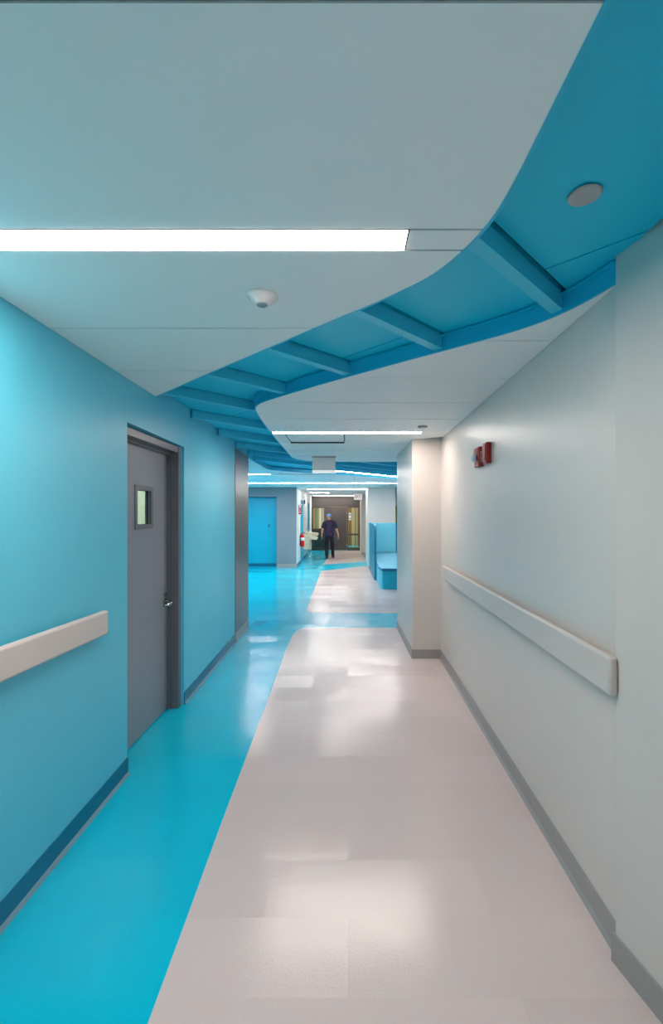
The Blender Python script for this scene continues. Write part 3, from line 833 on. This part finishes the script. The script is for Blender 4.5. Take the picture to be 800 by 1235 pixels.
b = bmesh.new(); box(b, -0.085, -0.06, -0.03, 0.03, 0.2, 0.36); mesh_obj('wall_bracket', b, 'chrome', o)
# small red alarm
yA = 16.6
o = empty('wall_alarm', (XF(yA), yA, 2.02)); tag(o, 'tiny red alarm on the far white wall between blue doors', 'alarm')
b = bmesh.new(); box(b, 0, 0.045, -0.06, 0.06, 0, 0.14); bevel(b, 0.006, 1); mesh_obj('body', b, 'red', o)
b = bmesh.new(); box(b, 0.045, 0.075, -0.03, 0.03, 0.04, 0.09); bevel(b, 0.01, 2); mesh_obj('strobe_lens', b, 'lens_clear', o)
# drinking fountain, two basins
yD = 16.35
o = empty('drinking_fountain', (XF(yD), yD, 0)); tag(o, 'beige two basin drinking fountain on the far white wall', 'drinking fountain')
def yprism(name, prof, y0, y1, mat, bev=0.0, parent=None):
    b = bmesh.new()
    A = [b.verts.new((x, y0, z)) for x, z in prof]; B = [b.verts.new((x, y1, z)) for x, z in prof]
    n = len(prof); b.faces.new(A); b.faces.new(B[::-1])
    for i in range(n): b.faces.new((A[i], B[i], B[(i + 1) % n], A[(i + 1) % n]))
    if bev: bevel(b, bev, 2)
    return mesh_obj(name, b, mat, parent or o)
yprism('cabinet', [(0, 0.38), (0.20, 0.38), (0.205, 0.46), (0.24, 0.66), (0.25, 0.90), (0, 0.90)], 0.0, 0.42, 'steel_beige', 0.01)
bs = yprism('basin', [(0.0, 0.88), (0.18, 0.74), (0.46, 0.72), (0.50, 0.74), (0.50, 0.80), (0.47, 0.825), (0.0, 0.90)], 0.03, 0.40, 'steel_beige', 0.012)
b = bmesh.new(); tube(b, [(0.12, 0.1, 0.87), (0.12, 0.1, 0.93), (0.16, 0.1, 0.945)], 0.012); mesh_obj('spout', b, 'chrome', bs, True)
b = bmesh.new(); box(b, 0.495, 0.51, 0.12, 0.31, 0.745, 0.785); bevel(b, 0.003, 1); mesh_obj('push_bar', b, 'chrome', bs)
yprism('cabinet', [(0, 0.50), (0.20, 0.50), (0.22, 0.62), (0.25, 0.98), (0, 0.98)], 0.46, 0.88, 'steel_beige', 0.01)
bs = yprism('basin', [(0.0, 0.95), (0.18, 0.86), (0.46, 0.84), (0.50, 0.86), (0.50, 0.925), (0.47, 0.95), (0.0, 0.99)], 0.49, 0.86, 'steel_beige', 0.012)
b = bmesh.new(); tube(b, [(0.12, 0.56, 0.97), (0.12, 0.56, 1.03), (0.16, 0.56, 1.045)], 0.012); mesh_obj('spout', b, 'chrome', bs, True)
b = bmesh.new(); box(b, 0.495, 0.51, 0.58, 0.77, 0.865, 0.905); bevel(b, 0.003, 1); mesh_obj('push_bar', b, 'chrome', bs)
b = bmesh.new(); ring(b, 0.06, 0.36, 0.56, 0.80, 0.07, 0.35, 0.57, 0.79, 0.0, 0.003)
for v in b.verts: v.co = Vector((v.co.y * 0.55, -v.co.x, v.co.z))
mesh_obj('side_grille', b, 'plastic_grey', o)

# ------------------------------------------------------------------ booth bench
o = empty('booth_bench', (0.70, 9.85, 0)); tag(o, 'blue built-in booth bench with tall teal end panel', 'bench')
ox, oy = 0.70, 9.85
def bpris(name, pts, z0, z1, mat, bev=0, seg=2):
    b = bmesh.new(); prism(b, [(x - ox, y - oy) for x, y in pts], z0, z1)
    if bev: bevel(b, bev, seg)
    return mesh_obj(name, b, mat, o)
def round_poly(P, r, n=5):
    out = []
    for i, p in enumerate(P):
        rr = r[i]
        if rr == 0: out.append(p); continue
        a, c_, q = Vector(P[i - 1]), Vector(p), Vector(P[(i + 1) % len(P)])
        s = c_ + (a - c_).normalized() * rr; e = c_ + (q - c_).normalized() * rr
        for k in range(n + 1):
            t = k / n; v = (1 - t) ** 2 * s + 2 * t * (1 - t) * c_ + t * t * e; out.append((v.x, v.y))
    return out
bpris('bench_base', round_poly([(0.708, 13.98), (0.702, 11.27), (0.708, 10.25), (0.745, 9.90), (3.2, 9.75), (3.2, 13.98)], [0, 0, 0.02, 0.04, 0, 0]), 0.0, 0.405, 'booth_cyan')
bpris('seat', round_poly([(0.708, 13.98), (0.70, 11.27), (0.684, 10.24), (0.725, 9.85), (3.2, 9.70), (3.2, 13.98)], [0, 0, 0.02, 0.04, 0, 0]), 0.405, 0.455, 'booth_edge')
bpris('seat_cushion', round_poly([(0.71, 13.97), (0.71, 11.27), (0.692, 10.245), (0.732, 9.862), (3.19, 9.712), (3.19, 13.97)], [0, 0, 0.02, 0.04, 0, 0]), 0.4555, 0.461, 'seat_top')
# end panel with rounded near top corner
b = bmesh.new()
prof = [(11.28, 0.0), (14.05, 0.0), (14.05, 1.385), (11.46, 1.385)] + [(11.28 + 0.18 * (1 - math.cos(t)), 1.205 + 0.18 * math.sin(t)) for t in [math.pi / 2 * k / 6 for k in range(5, -1, -1)]]
A = [b.verts.new((0.632 - ox + 0.018 * (14.05 - y) / 2.77, y - oy, z)) for y, z in prof]
B = [b.verts.new((0.700 - ox + 0.006, y - oy, z)) for y, z in prof]
n = len(prof); b.faces.new(A); b.faces.new(B[::-1])
for i in range(n): b.faces.new((A[i], B[i], B[(i + 1) % n], A[(i + 1) % n]))
mesh_obj('end_panel', b, 'booth_teal', o)
b = bmesh.new(); box(b, 0.622 - ox, 0.63 - ox, 13.2 - oy, 14.05 - oy, 0.1, 1.39); mesh_obj('corner_strip', b, 'booth_light', o)
bpris('back_panel', [(0.71, 14.0), (1.47, 14.0), (1.47, 14.1), (0.71, 14.1)], 0.461, 1.375, 'booth_light', 0.006, 1)
bpris('side_panel', [(1.48, 13.98), (3.2, 13.98), (3.2, 14.1), (1.48, 14.1)], 0.461, 1.375, 'booth_edge')

# ------------------------------------------------------------------ person walking away
px, py = -0.70, 17.0
P = empty('person', (px, py, 0)); tag(P, 'person in navy short-sleeved shirt and blue cap walking away', 'person')
def skin(name, chains, mat, sub=2, ys=1.0):
    """chains: list of (points [(x,y,z,r) ...], parent index of the first point or None) -> Skin + Subdivision"""
    vs, es, rad, roots = [], [], [], []
    ids = {}
    for ci, (pts, link) in enumerate(chains):
        prev = ids[link] if link is not None else None
        if prev is None: roots.append(len(vs))
        for k, (x, y, z, r) in enumerate(pts):
            i = len(vs); vs.append((x, y, z)); rad.append(r); ids[(ci, k)] = i
            if prev is not None: es.append((prev, i))
            prev = i
    me = bpy.data.meshes.new(name); me.from_pydata(vs, es, []); me.update()
    ob = bpy.data.objects.new(name, me); COL.objects.link(ob)
    md = ob.modifiers.new('skin', 'SKIN'); md.use_smooth_shade = True; md.branch_smoothing = 0.6
    layer = me.skin_vertices[0].data
    for i, r in enumerate(rad):
        layer[i].radius = r if isinstance(r, tuple) else (r, r)
        layer[i].use_root = i in roots
    sd = ob.modifiers.new('sub', 'SUBSURF'); sd.levels = sub; sd.render_levels = sub
    dg = bpy.context.evaluated_depsgraph_get()
    m2 = bpy.data.meshes.new_from_object(ob.evaluated_get(dg))
    m2.materials.clear(); m2.materials.append(M[mat])
    for p in m2.polygons: p.use_smooth = True
    if ys != 1.0:
        for v in m2.vertices: v.co.y *= ys
    bpy.data.objects.remove(ob)
    o2 = bpy.data.objects.new(name, m2); COL.objects.link(o2); o2.parent = P
    return o2
# joints (local, facing +y): left foot planted nearer the viewer, right foot ahead
hipL, kneeL, ankL, toeL = (-0.095, 0.0, 0.87), (-0.10, 0.02, 0.47), (-0.085, -0.10, 0.085), (-0.09, 0.07, 0.035)
hipR, kneeR, ankR, toeR = (0.095, 0.0, 0.87), (0.115, 0.14, 0.48), (0.12, 0.22, 0.085), (0.135, 0.38, 0.04)
def hand(x, y, z, sx):
    """five finger chains below a wrist"""
    c = []
    for k, (dy, ln) in enumerate(((0.03, 0.075), (0.01, 0.085), (-0.01, 0.08), (-0.03, 0.062))):
        c.append(([(x, y + dy, z - 0.075, 0.010), (x - sx * 0.004, y + dy, z - 0.085 - ln * 0.5, 0.009), (x - sx * 0.022, y + dy, z - 0.085 - ln, 0.007)], None))
    c.append(([(x, y + 0.025, z - 0.03, 0.011), (x - sx * 0.012, y + 0.055, z - 0.065, 0.010), (x - sx * 0.018, y + 0.058, z - 0.10, 0.008)], None))
    return c
chains = [
    ([(0, 0, 0.92, 0.10), (0, 0.01, 1.05, 0.10), (0, 0.0, 1.22, 0.11), (0, 0.02, 1.36, 0.10), (0, 0.05, 1.43, 0.055), (0, 0.085, 1.50, 0.055), (0, 0.10, 1.56, 0.078), (0, 0.105, 1.62, 0.05)], None),
    ([(-0.16, 0.01, 1.33, 0.042), (-0.245, -0.02, 1.13, 0.046), (-0.275, 0.02, 0.95, 0.034), (-0.285, 0.05, 0.87, 0.026), (-0.283, 0.055, 0.80, (0.016, 0.036))], (0, 3)),
    ([(0.16, 0.01, 1.33, 0.042), (0.255, -0.01, 1.13, 0.046), (0.315, 0.05, 0.95, 0.034), (0.335, 0.09, 0.87, 0.026), (0.337, 0.10, 0.80, (0.016, 0.036))], (0, 3)),
    ([(*hipL, 0.085), (*kneeL, 0.06), (-0.09, -0.06, 0.30, 0.05), (*ankL, 0.038), (*toeL, 0.03)], (0, 0)),
    ([(*hipR, 0.085), (*kneeR, 0.06), (0.118, 0.19, 0.30, 0.05), (*ankR, 0.038), (*toeR, 0.03)], (0, 0)),
] + hand(-0.283, 0.055, 0.87, -1) + hand(0.337, 0.10, 0.87, 1)
body = skin('body', chains, 'skin')
for s in (-1, 1):
    b = bmesh.new(); lathe(b, [(0.006, -0.028), (0.014, -0.015), (0.016, 0.005), (0.012, 0.024), (0.004, 0.03)], seg=10)
    for v in b.verts: v.co = Vector((s * 0.088 + v.co.x * 0.5, 0.10 + v.co.y, 1.545 + v.co.z))
    mesh_obj('ear', b, 'skin', P, True)
b = bmesh.new(); tube(b, [(0, 0.165, 1.575), (0, 0.20, 1.54), (0, 0.17, 1.53)], [0.008, 0.015, 0.012], 8); mesh_obj('nose', b, 'skin', P, True)
b = bmesh.new(); tube(b, [(-0.025, 0.168, 1.505), (0, 0.178, 1.503), (0.025, 0.168, 1.505)], 0.006, 6); mesh_obj('mouth', b, 'rust', P, True)
for s in (-1, 1):
    b = bmesh.new(); bmesh.ops.create_uvsphere(b, u_segments=8, v_segments=6, radius=0.011)
    for v in b.verts: v.co += Vector((s * 0.03, 0.168, 1.568))
    mesh_obj('eye', b, 'black', P, True)
skin('shirt', [
    ([(0, 0.0, 0.80, 0.20), (0, 0.0, 0.86, 0.20), (0, 0.01, 1.05, 0.195), (0, 0.0, 1.22, 0.205), (0, 0.015, 1.35, 0.175), (0, 0.04, 1.44, 0.09)], None),
    ([(-0.175, 0.005, 1.345, 0.085), (-0.225, -0.01, 1.22, 0.080), (-0.25, -0.02, 1.08, 0.078)], (0, 4)),
    ([(0.175, 0.005, 1.345, 0.085), (0.23, -0.005, 1.22, 0.080), (0.258, -0.01, 1.08, 0.078)], (0, 4)),
], 'navy', ys=0.74)
skin('trousers', [
    ([(0, 0, 1.02, 0.15), (0, 0, 0.88, 0.16)], None),
    ([(-0.095, 0.0, 0.80, 0.100), (-0.10, 0.02, 0.47, 0.078), (-0.092, -0.06, 0.28, 0.072), (-0.086, -0.10, 0.10, 0.068), (-0.086, -0.10, 0.065, 0.068)], (0, 1)),
    ([(0.095, 0.02, 0.80, 0.100), (0.115, 0.14, 0.47, 0.078), (0.118, 0.19, 0.28, 0.072), (0.12, 0.215, 0.11, 0.068), (0.12, 0.215, 0.075, 0.068)], (0, 1)),
], 'trouser')
for (a, t) in ((ankL, toeL), (ankR, toeR)):
    z0 = 0.0 if a is ankL else 0.0
    b = bmesh.new()
    sh = [(a[0], a[1] - 0.07), (a[0] + 0.04, a[1] - 0.05), (t[0] + 0.05, t[1] + 0.02), (t[0] + 0.035, t[1] + 0.09), (t[0], t[1] + 0.11), (t[0] - 0.035, t[1] + 0.09), (t[0] - 0.05, t[1] + 0.02), (a[0] - 0.04, a[1] - 0.05)]
    lo_ = [b.verts.new((x, y, 0.002)) for x, y in sh]; mid = [b.verts.new((x, y, 0.05)) for x, y in sh]
    hi_ = [b.verts.new((a[0] + (x - a[0]) * 0.6, a[1] + (y - a[1]) * 0.55, 0.115 if y < a[1] + 0.06 else 0.075)) for x, y in sh]
    b.faces.new(lo_[::-1]); b.faces.new(hi_)
    for A_, B_ in ((lo_, mid), (mid, hi_)):
        for i in range(8): b.faces.new((A_[i], A_[(i + 1) % 8], B_[(i + 1) % 8], B_[i]))
    mesh_obj('shoe', b, 'black', P, True)
b = bmesh.new(); lathe(b, [(0.094, -0.03), (0.098, 0.0), (0.092, 0.035), (0.07, 0.062), (0.03, 0.078), (0.005, 0.08)], seg=20)
for v in b.verts: v.co = Vector((v.co.x * 0.98, 0.095 + v.co.y * 1.12, 1.585 + v.co.z - v.co.y * 0.15))
mesh_obj('cap', b, 'cap', P, True)
b = bmesh.new(); lathe(b, [(0.080, -0.045), (0.086, -0.02), (0.088, 0.0)], seg=18)
for v in b.verts: v.co = Vector((v.co.x, 0.088 + v.co.y * 1.08, 1.565 + v.co.z))
mesh_obj('hair', b, 'hair', P, True)
